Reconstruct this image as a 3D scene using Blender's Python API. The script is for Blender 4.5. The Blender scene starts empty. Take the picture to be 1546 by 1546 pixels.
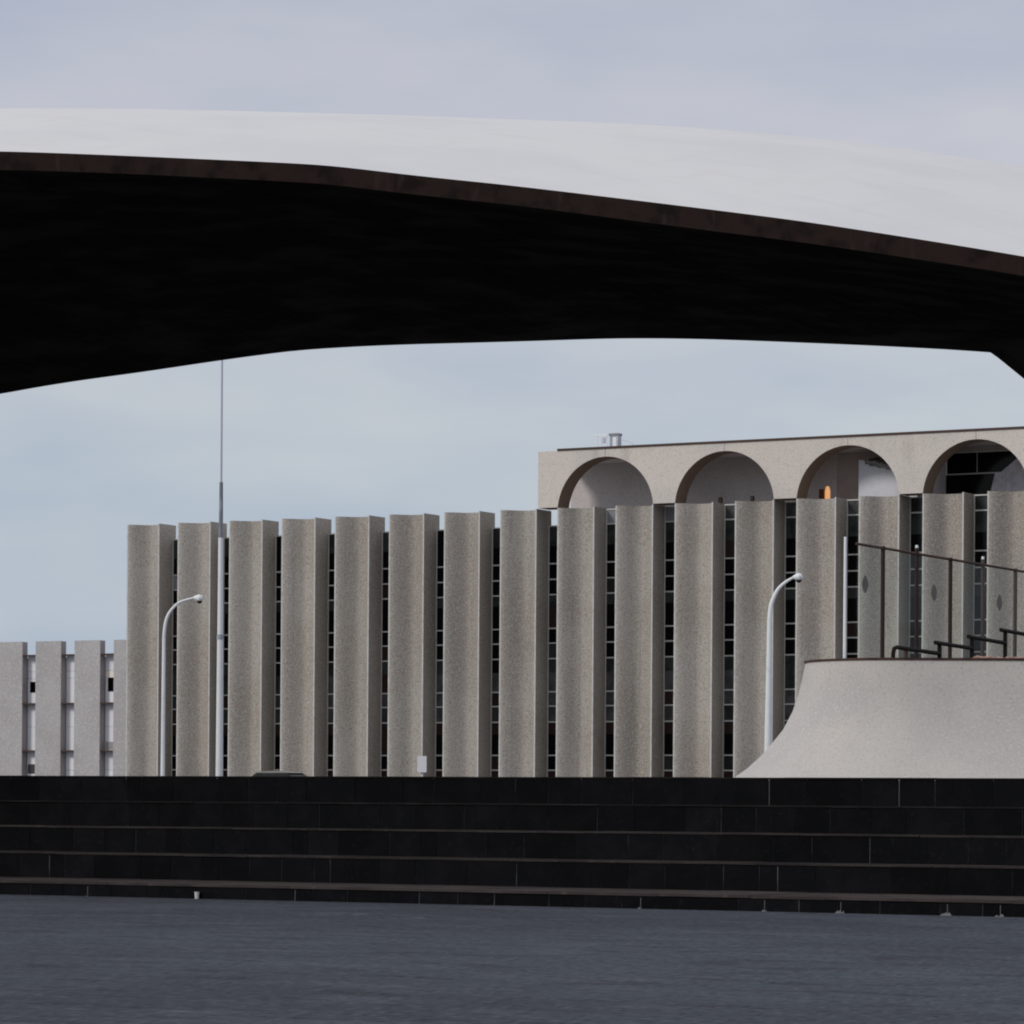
import bpy, bmesh, math, random
from mathutils import Vector, Matrix
random.seed(7)
sc = bpy.context.scene
C = sc.collection

# ------------------------------------------------------------------ camera
F = 5400.0; W = 1546.0; PX = 773.0; PY = 1215.0; ROLL = 0.0068; EYE = 1.5
cam_d = bpy.data.cameras.new("camera"); cam = bpy.data.objects.new("camera", cam_d); C.objects.link(cam)
cam_d.sensor_width = 36; cam_d.lens = 36 * F / W
cam_d.shift_y = (PY - W / 2) / W
cam_d.clip_start = 0.5; cam_d.clip_end = 9000
cam.matrix_world = Matrix.Translation((0, 0, EYE)) @ Matrix.Rotation(math.pi / 2, 4, 'X') @ Matrix.Rotation(ROLL, 4, 'Z')
sc.camera = cam

# ------------------------------------------------------------------ world
SUN_EL = math.radians(33); SUN_AZ = math.atan2(-0.86, -0.5)      # direction to the sun: behind and left of the camera
sun_dir = Vector((-0.86 * math.cos(SUN_EL), -0.51 * math.cos(SUN_EL), math.sin(SUN_EL))).normalized()
w = bpy.data.worlds.new("World"); sc.world = w; w.use_nodes = True
nt = w.node_tree; nt.nodes.clear(); N = nt.nodes.new; L = nt.links.new
out = N('ShaderNodeOutputWorld'); bg = N('ShaderNodeBackground'); bg.inputs['Strength'].default_value = 0.1
L(bg.outputs[0], out.inputs[0])
sky = N('ShaderNodeTexSky'); sky.sky_type = 'NISHITA'; sky.sun_disc = False
sky.sun_elevation = SUN_EL; sky.sun_rotation = math.atan2(sun_dir.x, sun_dir.y)
sky.air_density = 1.2; sky.dust_density = 2.0
tc = N('ShaderNodeTexCoord'); sep = N('ShaderNodeSeparateXYZ'); L(tc.outputs['Generated'], sep.inputs[0])
ramp = N('ShaderNodeValToRGB'); L(sep.outputs['Z'], ramp.inputs[0])
cols = [(0.0, (4.0, 4.78, 6.0)), (0.045, (4.3, 5.02, 6.1)), (0.09, (4.9, 5.55, 6.3)), (0.125, (5.3, 5.75, 6.4)),
        (0.175, (5.2, 5.45, 6.3)), (0.23, (4.95, 5.2, 6.1)), (0.5, (5.6, 5.8, 6.4)), (1.0, (6.2, 6.4, 6.9))]
er = ramp.color_ramp.elements
while len(er) < len(cols): er.new(0.5)
for e, (p, c) in zip(er, cols): e.position = p; e.color = (c[0] / 10, c[1] / 10, c[2] / 10, 1)
mp = N('ShaderNodeMapping'); mp.inputs['Scale'].default_value = (1, 1, 3.2); L(tc.outputs['Generated'], mp.inputs[0])
cn = N('ShaderNodeTexNoise'); cn.inputs['Scale'].default_value = 9.0; cn.inputs['Detail'].default_value = 4; cn.inputs['Roughness'].default_value = 0.5
L(mp.outputs[0], cn.inputs[0])
cr = N('ShaderNodeValToRGB'); L(cn.outputs[0], cr.inputs[0])
cr.color_ramp.elements[0].position = 0.3; cr.color_ramp.elements[0].color = (0.88, 0.91, 0.955, 1)
cr.color_ramp.elements[1].position = 0.7; cr.color_ramp.elements[1].color = (1.13, 1.085, 1.03, 1)
mul = N('ShaderNodeMix'); mul.data_type = 'RGBA'; mul.blend_type = 'MULTIPLY'; mul.inputs[0].default_value = 1
L(ramp.outputs[0], mul.inputs[6]); L(cr.outputs[0], mul.inputs[7])
sc10 = N('ShaderNodeVectorMath'); sc10.operation = 'SCALE'; sc10.inputs['Scale'].default_value = 10.0; L(mul.outputs[2], sc10.inputs[0])
mx = N('ShaderNodeMix'); mx.data_type = 'RGBA'; mx.inputs[0].default_value = 0.06
L(sc10.outputs[0], mx.inputs[6]); L(sky.outputs[0], mx.inputs[7]); L(mx.outputs[2], bg.inputs[0])

sd = bpy.data.lights.new("sun", 'SUN'); so = bpy.data.objects.new("sun", sd); C.objects.link(so)
sd.energy = 1.4; sd.angle = math.radians(12); sd.color = (1.0, 0.95, 0.88)
so.rotation_euler = sun_dir.to_track_quat('Z', 'Y').to_euler()
sc.view_settings.view_transform = 'Standard'; sc.view_settings.look = 'None'
sc.view_settings.exposure = 0; sc.view_settings.gamma = 1; sc.view_settings.use_curve_mapping = False
sc.render.engine = 'CYCLES'; sc.cycles.filter_width = 2.0; sc.cycles.max_bounces = 6

# ------------------------------------------------------------------ frames
PHI = math.atan(F / 9700.0)
D = Vector((math.cos(PHI), -math.sin(PHI), 0)); NN = Vector((math.sin(PHI), math.cos(PHI), 0))
def at(px, py, Y):
    dx, dy = px - PX, PY - py
    X = dx * math.cos(ROLL) - dy * math.sin(ROLL); Z = dx * math.sin(ROLL) + dy * math.cos(ROLL)
    return Vector((X * Y / F, Y, EYE + Z * Y / F))
BUILD_O = Vector((0, 187, 0)); STEP_O = Vector((0, 53.1, 0))
def frame_matrix(o): return Matrix.Translation(o) @ Matrix.Rotation(-PHI, 4, 'Z')   # local x along, y away, z up

# ------------------------------------------------------------------ helpers
class MB:
    def __init__(s): s.v = []; s.f = []; s.mi = []
    def add(s, vs, fs, m=0):
        b = len(s.v); s.v += [tuple(v) for v in vs]; s.f += [tuple(b + i for i in f) for f in fs]; s.mi += [m] * len(fs); return s
    def box(s, x0, x1, y0, y1, z0, z1, m=0):
        vs = [(x, y, z) for z in (z0, z1) for y in (y0, y1) for x in (x0, x1)]
        return s.add(vs, [(0, 2, 3, 1), (4, 5, 7, 6), (0, 1, 5, 4), (2, 6, 7, 3), (0, 4, 6, 2), (1, 3, 7, 5)], m)
    def prism(s, poly, z0, z1, m=0, cap=True):          # poly CCW list of (x, y)
        n = len(poly); vs = [(x, y, z0) for x, y in poly] + [(x, y, z1) for x, y in poly]
        fs = [(i, (i + 1) % n, n + (i + 1) % n, n + i) for i in range(n)]
        if cap: fs += [tuple(range(n - 1, -1, -1)), tuple(range(n, 2 * n))]
        return s.add(vs, fs, m)
    def tube(s, pts, rad, n=12, m=0, cap=True):
        pts = [Vector(p) for p in pts]; rs = rad if isinstance(rad, (list, tuple)) else [rad] * len(pts)
        vs = []; prev = None
        for i, p in enumerate(pts):
            t = (pts[min(i + 1, len(pts) - 1)] - pts[max(i - 1, 0)]).normalized()
            if prev is None:
                a = Vector((0, 1, 0)) if abs(t.y) < 0.9 else Vector((1, 0, 0))
            else: a = prev
            u = (a - t * a.dot(t)).normalized(); prev = u; q = t.cross(u)
            for k in range(n):
                an = 2 * math.pi * k / n; vs.append(p + (u * math.cos(an) + q * math.sin(an)) * rs[i])
        fs = [(i * n + k, i * n + (k + 1) % n, (i + 1) * n + (k + 1) % n, (i + 1) * n + k) for i in range(len(pts) - 1) for k in range(n)]
        if cap: fs += [tuple(range(n - 1, -1, -1)), tuple(range((len(pts) - 1) * n, len(pts) * n))]
        return s.add(vs, fs, m)
    def mesh(s, name, mats, smooth=False):
        me = bpy.data.meshes.new(name); me.from_pydata(s.v, [], s.f)
        for m in (mats if isinstance(mats, (list, tuple)) else [mats]): me.materials.append(m)
        for p, mi in zip(me.polygons, s.mi): p.material_index = mi
        bm = bmesh.new(); bm.from_mesh(me); bmesh.ops.recalc_face_normals(bm, faces=bm.faces); bm.to_mesh(me); bm.free()
        if smooth:
            me.set_sharp_from_angle(angle=math.radians(35))
            for p in me.polygons: p.use_smooth = True
        return me
    def build(s, name, mats, parent=None, mw=None, smooth=False):
        return put(name, s.mesh(name, mats, smooth), parent, mw)
def put(name, me, parent=None, mw=None):
    o = bpy.data.objects.new(name, me); C.objects.link(o)
    if parent is not None: o.parent = parent
    if mw is not None: o.matrix_world = mw if parent is None else o.matrix_world
    return o
def empty(name, mw):
    o = bpy.data.objects.new(name, None); C.objects.link(o); o.matrix_world = mw; o.empty_display_size = 0.5; return o
def tag(o, label=None, cat=None, group=None, kind=None):
    for k, v in (('label', label), ('category', cat), ('group', group), ('kind', kind)):
        if v: o[k] = v
    return o
def copy_tree(o, parent=None):
    c = o.copy(); C.objects.link(c); c.parent = parent
    for ch in list(o.children): copy_tree(ch, c)
    return c

# ------------------------------------------------------------------ materials
def mat(name, base, rough=0.85, metal=0.0, spec=0.3, layers=(), bump=None, emit=None, vary=0.0):
    """layers: (scale (x,y,z) vector or number, colour, ramp_lo, ramp_hi, detail, strength)"""
    m = bpy.data.materials.new(name); m.use_nodes = True; t = m.node_tree; b = t.nodes['Principled BSDF']
    b.inputs['Roughness'].default_value = rough; b.inputs['Metallic'].default_value = metal; b.inputs['Specular IOR Level'].default_value = spec
    tcx = t.nodes.new('ShaderNodeTexCoord'); col = t.nodes.new('ShaderNodeRGB'); col.outputs[0].default_value = (*base, 1); cur = col.outputs[0]
    geo = t.nodes.new('ShaderNodeNewGeometry')
    for (s, c, lo, hi, det, st) in layers:
        mpn = t.nodes.new('ShaderNodeMapping'); t.links.new(geo.outputs['Position'], mpn.inputs[0])
        mpn.inputs['Rotation'].default_value = (0, 0, PHI)
        n2 = t.nodes.new('ShaderNodeTexNoise'); n2.inputs['Detail'].default_value = det; n2.inputs['Scale'].default_value = 1.0
        vm = t.nodes.new('ShaderNodeVectorMath'); vm.operation = 'MULTIPLY'; vm.inputs[1].default_value = (s, s, s) if not isinstance(s, tuple) else s
        t.links.new(mpn.outputs[0], vm.inputs[0]); t.links.new(vm.outputs[0], n2.inputs[0])
        mr = t.nodes.new('ShaderNodeMapRange'); mr.inputs['From Min'].default_value = lo; mr.inputs['From Max'].default_value = hi
        mr.inputs['To Max'].default_value = st; mr.interpolation_type = 'SMOOTHSTEP'
        t.links.new(n2.outputs[0], mr.inputs[0])
        mm = t.nodes.new('ShaderNodeMix'); mm.data_type = 'RGBA'; t.links.new(mr.outputs[0], mm.inputs[0]); t.links.new(cur, mm.inputs[6])
        mm.inputs[7].default_value = (*c, 1); cur = mm.outputs[2]
    if vary:
        oi = t.nodes.new('ShaderNodeObjectInfo'); mr = t.nodes.new('ShaderNodeMapRange'); t.links.new(oi.outputs['Random'], mr.inputs[0])
        mr.inputs['To Min'].default_value = 1 - vary; mr.inputs['To Max'].default_value = 1 + vary
        hs = t.nodes.new('ShaderNodeHueSaturation'); t.links.new(mr.outputs[0], hs.inputs['Value']); t.links.new(cur, hs.inputs['Color']); cur = hs.outputs[0]
    t.links.new(cur, b.inputs['Base Color'])
    if bump:
        sc_, st = bump; n3 = t.nodes.new('ShaderNodeTexNoise'); n3.inputs['Scale'].default_value = sc_; n3.inputs['Detail'].default_value = 5
        t.links.new(geo.outputs['Position'], n3.inputs[0]); bp = t.nodes.new('ShaderNodeBump'); bp.inputs['Strength'].default_value = st; bp.inputs['Distance'].default_value = 0.02
        t.links.new(n3.outputs[0], bp.inputs['Height']); t.links.new(bp.outputs[0], b.inputs['Normal'])
    if emit:
        b.inputs['Emission Color'].default_value = (*emit[0], 1); b.inputs['Emission Strength'].default_value = emit[1]
    return m
AGG = ((0.16, (0.32, 0.275, 0.23), 0.42, 0.62, 2, 0.5), ((0.9, 0.9, 0.12), (0.27, 0.25, 0.225), 0.5, 0.72, 4, 0.5), ((5.0, 5.0, 0.10), (0.24, 0.225, 0.21), 0.56, 0.74, 3, 0.4),
       (13.0, (0.56, 0.54, 0.52), 0.50, 0.66, 2, 0.7), (14.0, (0.17, 0.15, 0.13), 0.52, 0.68, 2, 0.6))
M = {}
M['aggregate'] = mat('exposed_aggregate_concrete', (0.44, 0.405, 0.365), 0.92, layers=AGG, bump=(14, 0.4), vary=0.07)
M['edge'] = mat('smooth_concrete_edge', (0.60, 0.60, 0.58), 0.8, layers=((3.0, (0.42, 0.40, 0.36), 0.45, 0.7, 4, 0.6),))
M['arcade'] = mat('cream_concrete_panel', (0.68, 0.625, 0.57), 0.9, layers=((0.25, (0.58, 0.545, 0.52), 0.42, 0.62, 2, 0.6),
      ((0.8, 0.8, 0.15), (0.38, 0.33, 0.29), 0.55, 0.75, 4, 0.45), (15.0, (0.74, 0.69, 0.64), 0.5, 0.68, 2, 0.5), (17.0, (0.36, 0.31, 0.27), 0.54, 0.70, 2, 0.55)), bump=(8, 0.3), vary=0.03)
M['coping'] = mat('brown_metal_coping', (0.07, 0.04, 0.03), 0.6)
M['core'] = mat('rendered_wall', (0.36, 0.34, 0.33), 0.9, layers=((0.5, (0.28, 0.25, 0.24), 0.45, 0.65, 4, 0.6), (9.0, (0.2, 0.17, 0.16), 0.55, 0.7, 2, 0.5)))
M['loggia'] = mat('loggia_plaster', (0.66, 0.62, 0.615), 0.9, layers=((0.4, (0.56, 0.51, 0.495), 0.42, 0.62, 3, 0.6), (9.0, (0.32, 0.28, 0.27), 0.55, 0.7, 2, 0.5)))
M['intrados'] = mat('brown_shaded_soffit', (0.26, 0.185, 0.14), 0.9, layers=((9.0, (0.12, 0.08, 0.055), 0.5, 0.7, 2, 0.5),))  # inner arch faces: their shade is put into this darker brown
M['brown_wall'] = mat('brown_plaster', (0.50, 0.44, 0.42), 0.9, layers=((1.2, (0.40, 0.34, 0.32), 0.42, 0.62, 3, 0.6),))
M['frame'] = mat('pale_window_frame', (0.62, 0.62, 0.60), 0.5)
M['glass_black'] = mat('dark_window_glass', (0.006, 0.005, 0.005), 0.12, spec=0.12)
M['glass_grey'] = mat('grey_reflecting_glass', (0.045, 0.05, 0.048), 0.15, spec=0.25, layers=((1.0, (0.02, 0.02, 0.02), 0.45, 0.6, 2, 0.8),))  # grey base and mottling stand in for reflections
M['glass_mid'] = mat('mid_grey_reflection_glass', (0.10, 0.10, 0.105), 0.2, spec=0.3, layers=((1.3, (0.05, 0.05, 0.05), 0.4, 0.6, 2, 0.8),))  # paler grey paints the reflections seen in the lower storeys
M['reflection_pane'] = mat('lavender_grey_reflection_glass', (0.66, 0.64, 0.70), 0.4, spec=0.3, layers=((2.5, (0.5, 0.48, 0.53), 0.4, 0.6, 3, 0.8),))  # painted reflection: pale lavender colour for the fourth-arch glazing
M['glass_light'] = mat('pale_window_glass', (0.26, 0.27, 0.29), 0.3, spec=0.4)
M['glass_red'] = mat('brownish_window_glass', (0.035, 0.022, 0.018), 0.2, spec=0.2)
M['white_wall'] = mat('white_render', (0.70, 0.71, 0.76), 0.8, layers=((3, (0.6, 0.6, 0.63), 0.5, 0.7, 3, 0.5),))
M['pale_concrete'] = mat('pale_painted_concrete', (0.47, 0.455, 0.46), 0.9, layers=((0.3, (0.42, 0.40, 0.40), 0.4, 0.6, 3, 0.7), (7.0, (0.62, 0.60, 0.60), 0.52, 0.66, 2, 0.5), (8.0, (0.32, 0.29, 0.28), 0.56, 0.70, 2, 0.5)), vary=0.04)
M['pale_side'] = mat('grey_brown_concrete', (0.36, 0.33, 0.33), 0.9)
M['pale_panel'] = mat('translucent_white_panel', (0.84, 0.85, 0.89), 0.5, vary=0.05)
M['warm_panel'] = mat('cream_blind', (0.95, 0.88, 0.80), 0.6)
M['dark_open'] = mat('dark_open_window', (0.004, 0.003, 0.002), 0.9, spec=0)
M['shell_top'] = mat('white_painted_shell', (0.72, 0.718, 0.725), 0.75, layers=((0.25, (0.67, 0.67, 0.69), 0.42, 0.62, 3, 0.7), ((0.5, 2.5, 1.0), (0.64, 0.63, 0.64), 0.54, 0.74, 5, 0.4), ((3.0, 0.35, 1.0), (0.66, 0.65, 0.65), 0.56, 0.72, 4, 0.3)), bump=(1.2, 0.15))
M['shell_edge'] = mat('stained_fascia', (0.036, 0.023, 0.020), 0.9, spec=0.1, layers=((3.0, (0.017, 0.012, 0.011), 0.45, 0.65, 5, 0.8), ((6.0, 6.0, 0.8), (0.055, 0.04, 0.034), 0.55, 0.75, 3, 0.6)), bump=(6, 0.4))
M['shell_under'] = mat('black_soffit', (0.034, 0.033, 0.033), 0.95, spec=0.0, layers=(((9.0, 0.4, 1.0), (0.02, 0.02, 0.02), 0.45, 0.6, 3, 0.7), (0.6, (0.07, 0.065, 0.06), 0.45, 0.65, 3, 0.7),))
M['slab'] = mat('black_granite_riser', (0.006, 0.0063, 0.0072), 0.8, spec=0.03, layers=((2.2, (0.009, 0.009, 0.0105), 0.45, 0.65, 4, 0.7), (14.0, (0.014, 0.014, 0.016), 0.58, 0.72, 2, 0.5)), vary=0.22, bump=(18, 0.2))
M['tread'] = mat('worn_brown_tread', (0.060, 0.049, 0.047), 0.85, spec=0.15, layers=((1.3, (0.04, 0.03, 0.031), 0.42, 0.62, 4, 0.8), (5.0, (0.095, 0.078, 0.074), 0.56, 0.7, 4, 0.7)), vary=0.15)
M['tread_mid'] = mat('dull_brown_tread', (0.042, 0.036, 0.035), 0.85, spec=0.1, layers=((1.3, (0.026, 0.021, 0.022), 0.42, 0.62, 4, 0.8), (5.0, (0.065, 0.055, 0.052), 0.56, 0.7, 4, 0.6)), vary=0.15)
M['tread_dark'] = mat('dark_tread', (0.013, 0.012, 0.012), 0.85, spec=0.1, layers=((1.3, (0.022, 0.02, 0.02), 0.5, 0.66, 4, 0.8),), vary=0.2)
M['mortar'] = mat('grey_mortar', (0.13, 0.133, 0.138), 0.95, layers=((2.0, (0.05, 0.05, 0.053), 0.42, 0.6, 4, 1.0),))
M['lime'] = mat('lime_deposit', (0.15, 0.15, 0.16), 0.9)
M['asphalt'] = mat('blue_grey_asphalt', (0.070, 0.080, 0.098), 0.95, spec=0.08, layers=(
      ((0.10, 0.16, 1.0), (0.054, 0.060, 0.073), 0.42, 0.62, 4, 0.9), ((0.6, 0.9, 1), (0.094, 0.104, 0.124), 0.50, 0.68, 5, 0.6),
      ((0.9, 1.6, 1), (0.040, 0.042, 0.053), 0.52, 0.68, 5, 0.7), ((14, 5, 1), (0.125, 0.132, 0.155), 0.52, 0.68, 3, 0.6),
      ((16, 5, 1), (0.022, 0.023, 0.03), 0.52, 0.68, 3, 0.7), ((1.6, 1.1, 1), (0.15, 0.15, 0.155), 0.72, 0.78, 2, 0.8)), bump=(18, 0.25))
M['plaza'] = mat('grey_plaza_paving', (0.12, 0.12, 0.125), 0.92, layers=((0.2, (0.09, 0.09, 0.09), 0.4, 0.6, 4, 0.8),))
M['terrain'] = mat('dry_ground', (0.12, 0.11, 0.09), 0.95, layers=((0.02, (0.08, 0.09, 0.06), 0.4, 0.6, 5, 0.9),))
M['pole'] = mat('white_painted_steel', (0.80, 0.82, 0.84), 0.5, layers=((2.0, (0.66, 0.69, 0.73), 0.5, 0.7, 3, 0.6),))
M['pole_grey'] = mat('weathered_grey_steel', (0.20, 0.21, 0.24), 0.6, layers=(((3.0, 3.0, 0.8), (0.34, 0.36, 0.41), 0.5, 0.62, 3, 0.8),))
M['pole_thin'] = mat('lavender_grey_steel', (0.50, 0.51, 0.62), 0.6)
M['pole_band'] = mat('band_of_grey_steel', (0.33, 0.36, 0.42), 0.55, layers=((3.0, (0.5, 0.53, 0.6), 0.45, 0.6, 3, 0.8),))
M['white_plinth'] = mat('white_render_plinth', (0.56, 0.53, 0.50), 0.9, layers=((0.35, (0.47, 0.45, 0.45), 0.42, 0.62, 3, 0.7), (16.0, (0.62, 0.6, 0.58), 0.53, 0.66, 2, 0.6), (18.0, (0.37, 0.34, 0.32), 0.56, 0.70, 2, 0.55)), bump=(14, 0.3))
M['rust'] = mat('rusty_brown_metal', (0.075, 0.038, 0.026), 0.7, layers=((3, (0.03, 0.018, 0.014), 0.45, 0.6, 4, 0.8),))
M['dark_rail'] = mat('dark_brown_handrail', (0.009, 0.006, 0.005), 0.6, spec=0.1)
M['brown_post'] = mat('brown_steel_post', (0.036, 0.022, 0.018), 0.6, spec=0.2)
M['grey_brown_post'] = mat('grey_brown_steel_post', (0.085, 0.07, 0.065), 0.6, spec=0.2)  # lighter grey-brown for the farther screen posts
M['sticker'] = mat('dark_glass_marker', (0.15, 0.14, 0.125), 0.7)
M['lamp_glow'] = mat('warm_lamp_glow', (0.9, 0.5, 0.2), 0.5, emit=((1.0, 0.48, 0.20), 0.6))
M['lamp_body'] = mat('copper_lamp_body', (0.14, 0.045, 0.02), 0.5, emit=None)
M['canopy'] = mat('grey_canopy_sheet', (0.26, 0.255, 0.24), 0.8, layers=((3, (0.10, 0.10, 0.09), 0.45, 0.6, 3, 0.8),))
M['floor'] = mat('pale_bounce_floor', (0.68, 0.66, 0.66), 0.8)
M['sign'] = mat('white_sign_enamel', (0.80, 0.79, 0.83), 0.5)
M['car'] = mat('grey_car_paint', (0.28, 0.27, 0.26), 0.7, spec=0.2)
M['tyre'] = mat('tyre_rubber', (0.02, 0.02, 0.02), 0.9)
M['dry'] = mat('dry_pink_brown_planting', (0.34, 0.23, 0.20), 0.95, layers=((5, (0.22, 0.12, 0.08), 0.45, 0.6, 4, 0.9),))
M['plastic'] = mat('white_plastic', (0.62, 0.62, 0.62), 0.5)
# tinted clear glass for the screen on the terrace
gm = bpy.data.materials.new('tinted_clear_glass'); gm.use_nodes = True; t = gm.node_tree; t.nodes.clear()
go = t.nodes.new('ShaderNodeOutputMaterial'); gx = t.nodes.new('ShaderNodeMixShader'); tr = t.nodes.new('ShaderNodeBsdfTransparent'); gl = t.nodes.new('ShaderNodeBsdfGlossy')
tr.inputs[0].default_value = (0.90, 0.92, 0.91, 1); gl.inputs['Roughness'].default_value = 0.15; gx.inputs[0].default_value = 0.03
t.links.new(tr.outputs[0], gx.inputs[1]); t.links.new(gl.outputs[0], gx.inputs[2]); t.links.new(gx.outputs[0], go.inputs[0]); M['clear'] = gm

# ------------------------------------------------------------------ ground
PLAZA_Z = 1.65
g = MB(); g.add([(-4000, -4000, -0.02), (4000, -4000, -0.02), (4000, 6000, -0.02), (-4000, 6000, -0.02)], [(0, 1, 2, 3)])
tag(g.build('ground', M['terrain']), kind='structure')
fs = frame_matrix(STEP_O); STEP_X0, STEP_X1 = -30.0, 30.0
g = MB(); g.add([(-75, -75, 0.0), (75, -75, 0.0), (75, 0.6, 0.0), (-75, 0.6, 0.0)], [(0, 1, 2, 3)])
tag(g.build('pavement', M['asphalt'], mw=fs), kind='structure')
g = MB(); g.box(-300, 300, 9.03, 420, -0.015, PLAZA_Z)
tag(g.build('plaza', M['plaza'], mw=fs), kind='structure')

# ------------------------------------------------------------------ broad steps
steps = empty('steps', fs)
tag(steps, kind='structure')
TZ = [0.227, 0.650, 1.085, 1.520, 1.966]                 # tread heights
TY = [0.0, 2.25, 3.45, 4.6, 5.75]                        # riser lines (distance into the flight)
# rough mass behind the slabs
for i in range(5):
    y1 = TY[i + 1] + 0.1 if i < 4 else 9.02
    MB().box(STEP_X0 - 45, STEP_X1 + 45, TY[i] + 0.006, y1, -0.01, TZ[i] - 0.043).build('step_core', M['mortar'], steps)
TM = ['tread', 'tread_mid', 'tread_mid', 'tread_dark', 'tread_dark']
def slabs(row, x0, x1):
    z0 = 0.0 if row == 0 else TZ[row - 1] + 0.002
    z1 = TZ[row] - (0.042 if row == 0 else 0.028)
    x = x0
    while x < x1:
        wd = random.choice([0.62, 0.62, 0.62, 0.93, 0.31, 0.66, 0.95]) + random.uniform(-0.03, 0.03)
        gap = random.choice([0.007, 0.010, 0.012, 0.014, 0.016, 0.022 if row in (0, 1, 4) else 0.008])
        pr = random.uniform(0, 0.006)
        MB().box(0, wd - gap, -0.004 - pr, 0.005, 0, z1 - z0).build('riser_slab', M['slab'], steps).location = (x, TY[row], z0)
        x += wd
def treads(row, x0, x1):
    x = x0 - random.uniform(0, 1); dpt = (TY[row + 1] - TY[row] - 0.01) if row < 4 else 1.2
    while x < x1:
        wd = random.uniform(1.1, 2.0); dz = random.uniform(-0.004, 0.004); ov = 0.022 + random.uniform(-0.006, 0.006)
        MB().box(0, wd - random.choice([0.004, 0.008]), -ov, dpt, -0.04 if row == 0 else -0.026, 0).build('tread_slab', M[TM[row]], steps).location = (x, TY[row], TZ[row] + dz)
        x += wd
for r in range(5):
    slabs(r, -17.0, 12.5); treads(r, -18.0, 12.5)
    # beyond the picture the rows go on as plain kerbs
    z0 = 0.0 if r == 0 else TZ[r - 1] + 0.002
    for a, b in ((-75, -18.1), (14.6, 75)):
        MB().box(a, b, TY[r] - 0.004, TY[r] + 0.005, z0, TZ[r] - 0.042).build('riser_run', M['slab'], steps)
        MB().box(a, b, TY[r] - 0.02, (TY[r + 1] - 0.01) if r < 4 else TY[r] + 1.2, TZ[r] - 0.04, TZ[r]).build('tread_run', M[TM[r]], steps)
def sx(px, py=1360):                                    # where a picture column meets the foot of the steps
    u = (px - PX - (PY - py) * ROLL) / F; Z = 53.1 / (1 + u * math.tan(PHI)); return u * Z / math.cos(PHI)
for px, s_ in ((1155, .6), (1270, 1.0), (1431, 1.1), (1511, .9), (968, .5), (133, .3)):
    x = sx(px); b = MB(); n = 9
    for k in range(n):
        a = random.uniform(0, 6.28); rr = random.uniform(0, 0.06) * s_; h = random.uniform(0.01, 0.05) * s_
        cx, cy = x + rr * math.cos(a), -0.03 - abs(rr * math.sin(a)) * 0.5; q = random.uniform(0.015, 0.04) * s_
        b.add([(cx - q, cy - q, 0.001), (cx + q, cy - q, 0.001), (cx + q, cy + q, 0.001), (cx - q, cy + q, 0.001), (cx, cy, h)], [(0, 1, 4), (1, 2, 4), (2, 3, 4), (3, 0, 4)])
    b.box(x - 0.004, x + 0.004, -0.014, -0.011, 0.02, 0.16)
    b.build('lime_deposit', M['lime'], steps)

cup = empty('plastic_cup', Matrix.Translation(fs @ Vector((sx(301, 1356), -0.07, 0.001))))
tag(cup, 'small white plastic cup standing upright on the asphalt at the foot of the black steps', 'cup')
MB().tube([(0, 0, 0), (0, 0, 0.008), (0, 0, 0.10)], [0.030, 0.031, 0.038], 16).build('cup_body', M['plastic'], cup, smooth=True)
MB().tube([(0, 0, 0.100), (0, 0, 0.107)], [0.041, 0.041], 16).build('rim', M['plastic'], cup)

# ------------------------------------------------------------------ great shell
def soften(pl):
    for _ in range(2):
        o = [pl[0]]
        for a, b in zip(pl, pl[1:]): o += [(a[0] * .8 + b[0] * .2, a[1] * .8 + b[1] * .2), (a[0] * .2 + b[0] * .8, a[1] * .2 + b[1] * .8)]
        pl = o + [pl[-1]]
    return pl
def resample(pl, n):
    P = [Vector(p) for p in pl]; d = [0]
    for a, b in zip(P, P[1:]): d.append(d[-1] + (b - a).length)
    o = []
    for i in range(n):
        s = d[-1] * i / (n - 1); k = 0
        while k < len(P) - 2 and d[k + 1] < s: k += 1
        o.append(P[k].lerp(P[k + 1], (s - d[k]) / (d[k + 1] - d[k])))
    return o
FT = [(-2950, 1320), (-2800, 950), (-2500, 640), (-2000, 420), (-1400, 290), (-700, 236), (-300, 226), (0, 228), (165, 234), (415, 245), (500, 250), (635, 266), (773, 280), (1023, 310), (1213, 334), (1403, 363.5), (1546, 387), (1900, 450), (2400, 580), (2850, 800), (3150, 1060), (3300, 1360)]
FB = [(-2900, 1321), (-2755, 960), (-2470, 660), (-1985, 446), (-1395, 318), (-700, 264), (-300, 254), (0, 256), (165, 261), (415, 273), (500, 278.5), (635, 295), (773, 309), (1023, 342), (1213, 366), (1403, 394), (1546, 416), (1890, 479), (2380, 608), (2820, 825), (3110, 1080), (3255, 1360)]
KT = [(-2300, 1180), (-2150, 800), (-1850, 500), (-1400, 310), (-800, 200), (-350, 172), (0, 164), (200, 164), (390, 168), (600, 173.5), (773, 180), (900, 184), (1100, 195), (1250, 210), (1400, 229), (1546, 250), (1900, 320), (2300, 450), (2650, 680), (2850, 920), (2950, 1190)]
RB = [(-1750, 1170), (-1560, 940), (-1200, 800), (-700, 705), (-300, 642), (0, 595), (60, 584), (120, 574.5), (220, 561), (340, 543), (450, 528.5), (580, 521), (773, 516), (920, 511), (1010, 511), (1100, 513), (1300, 521), (1420, 527), (1494, 532), (1497, 532.5), (1499, 534), (1546, 572), (1720, 715), (1930, 920), (2080, 1185)]
NS = 320
ft = resample([at(x, y, 58.0) for x, y in soften(FT)], NS); fb = resample([at(x, y, 58.05) for x, y in soften(FB)], NS)
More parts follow.
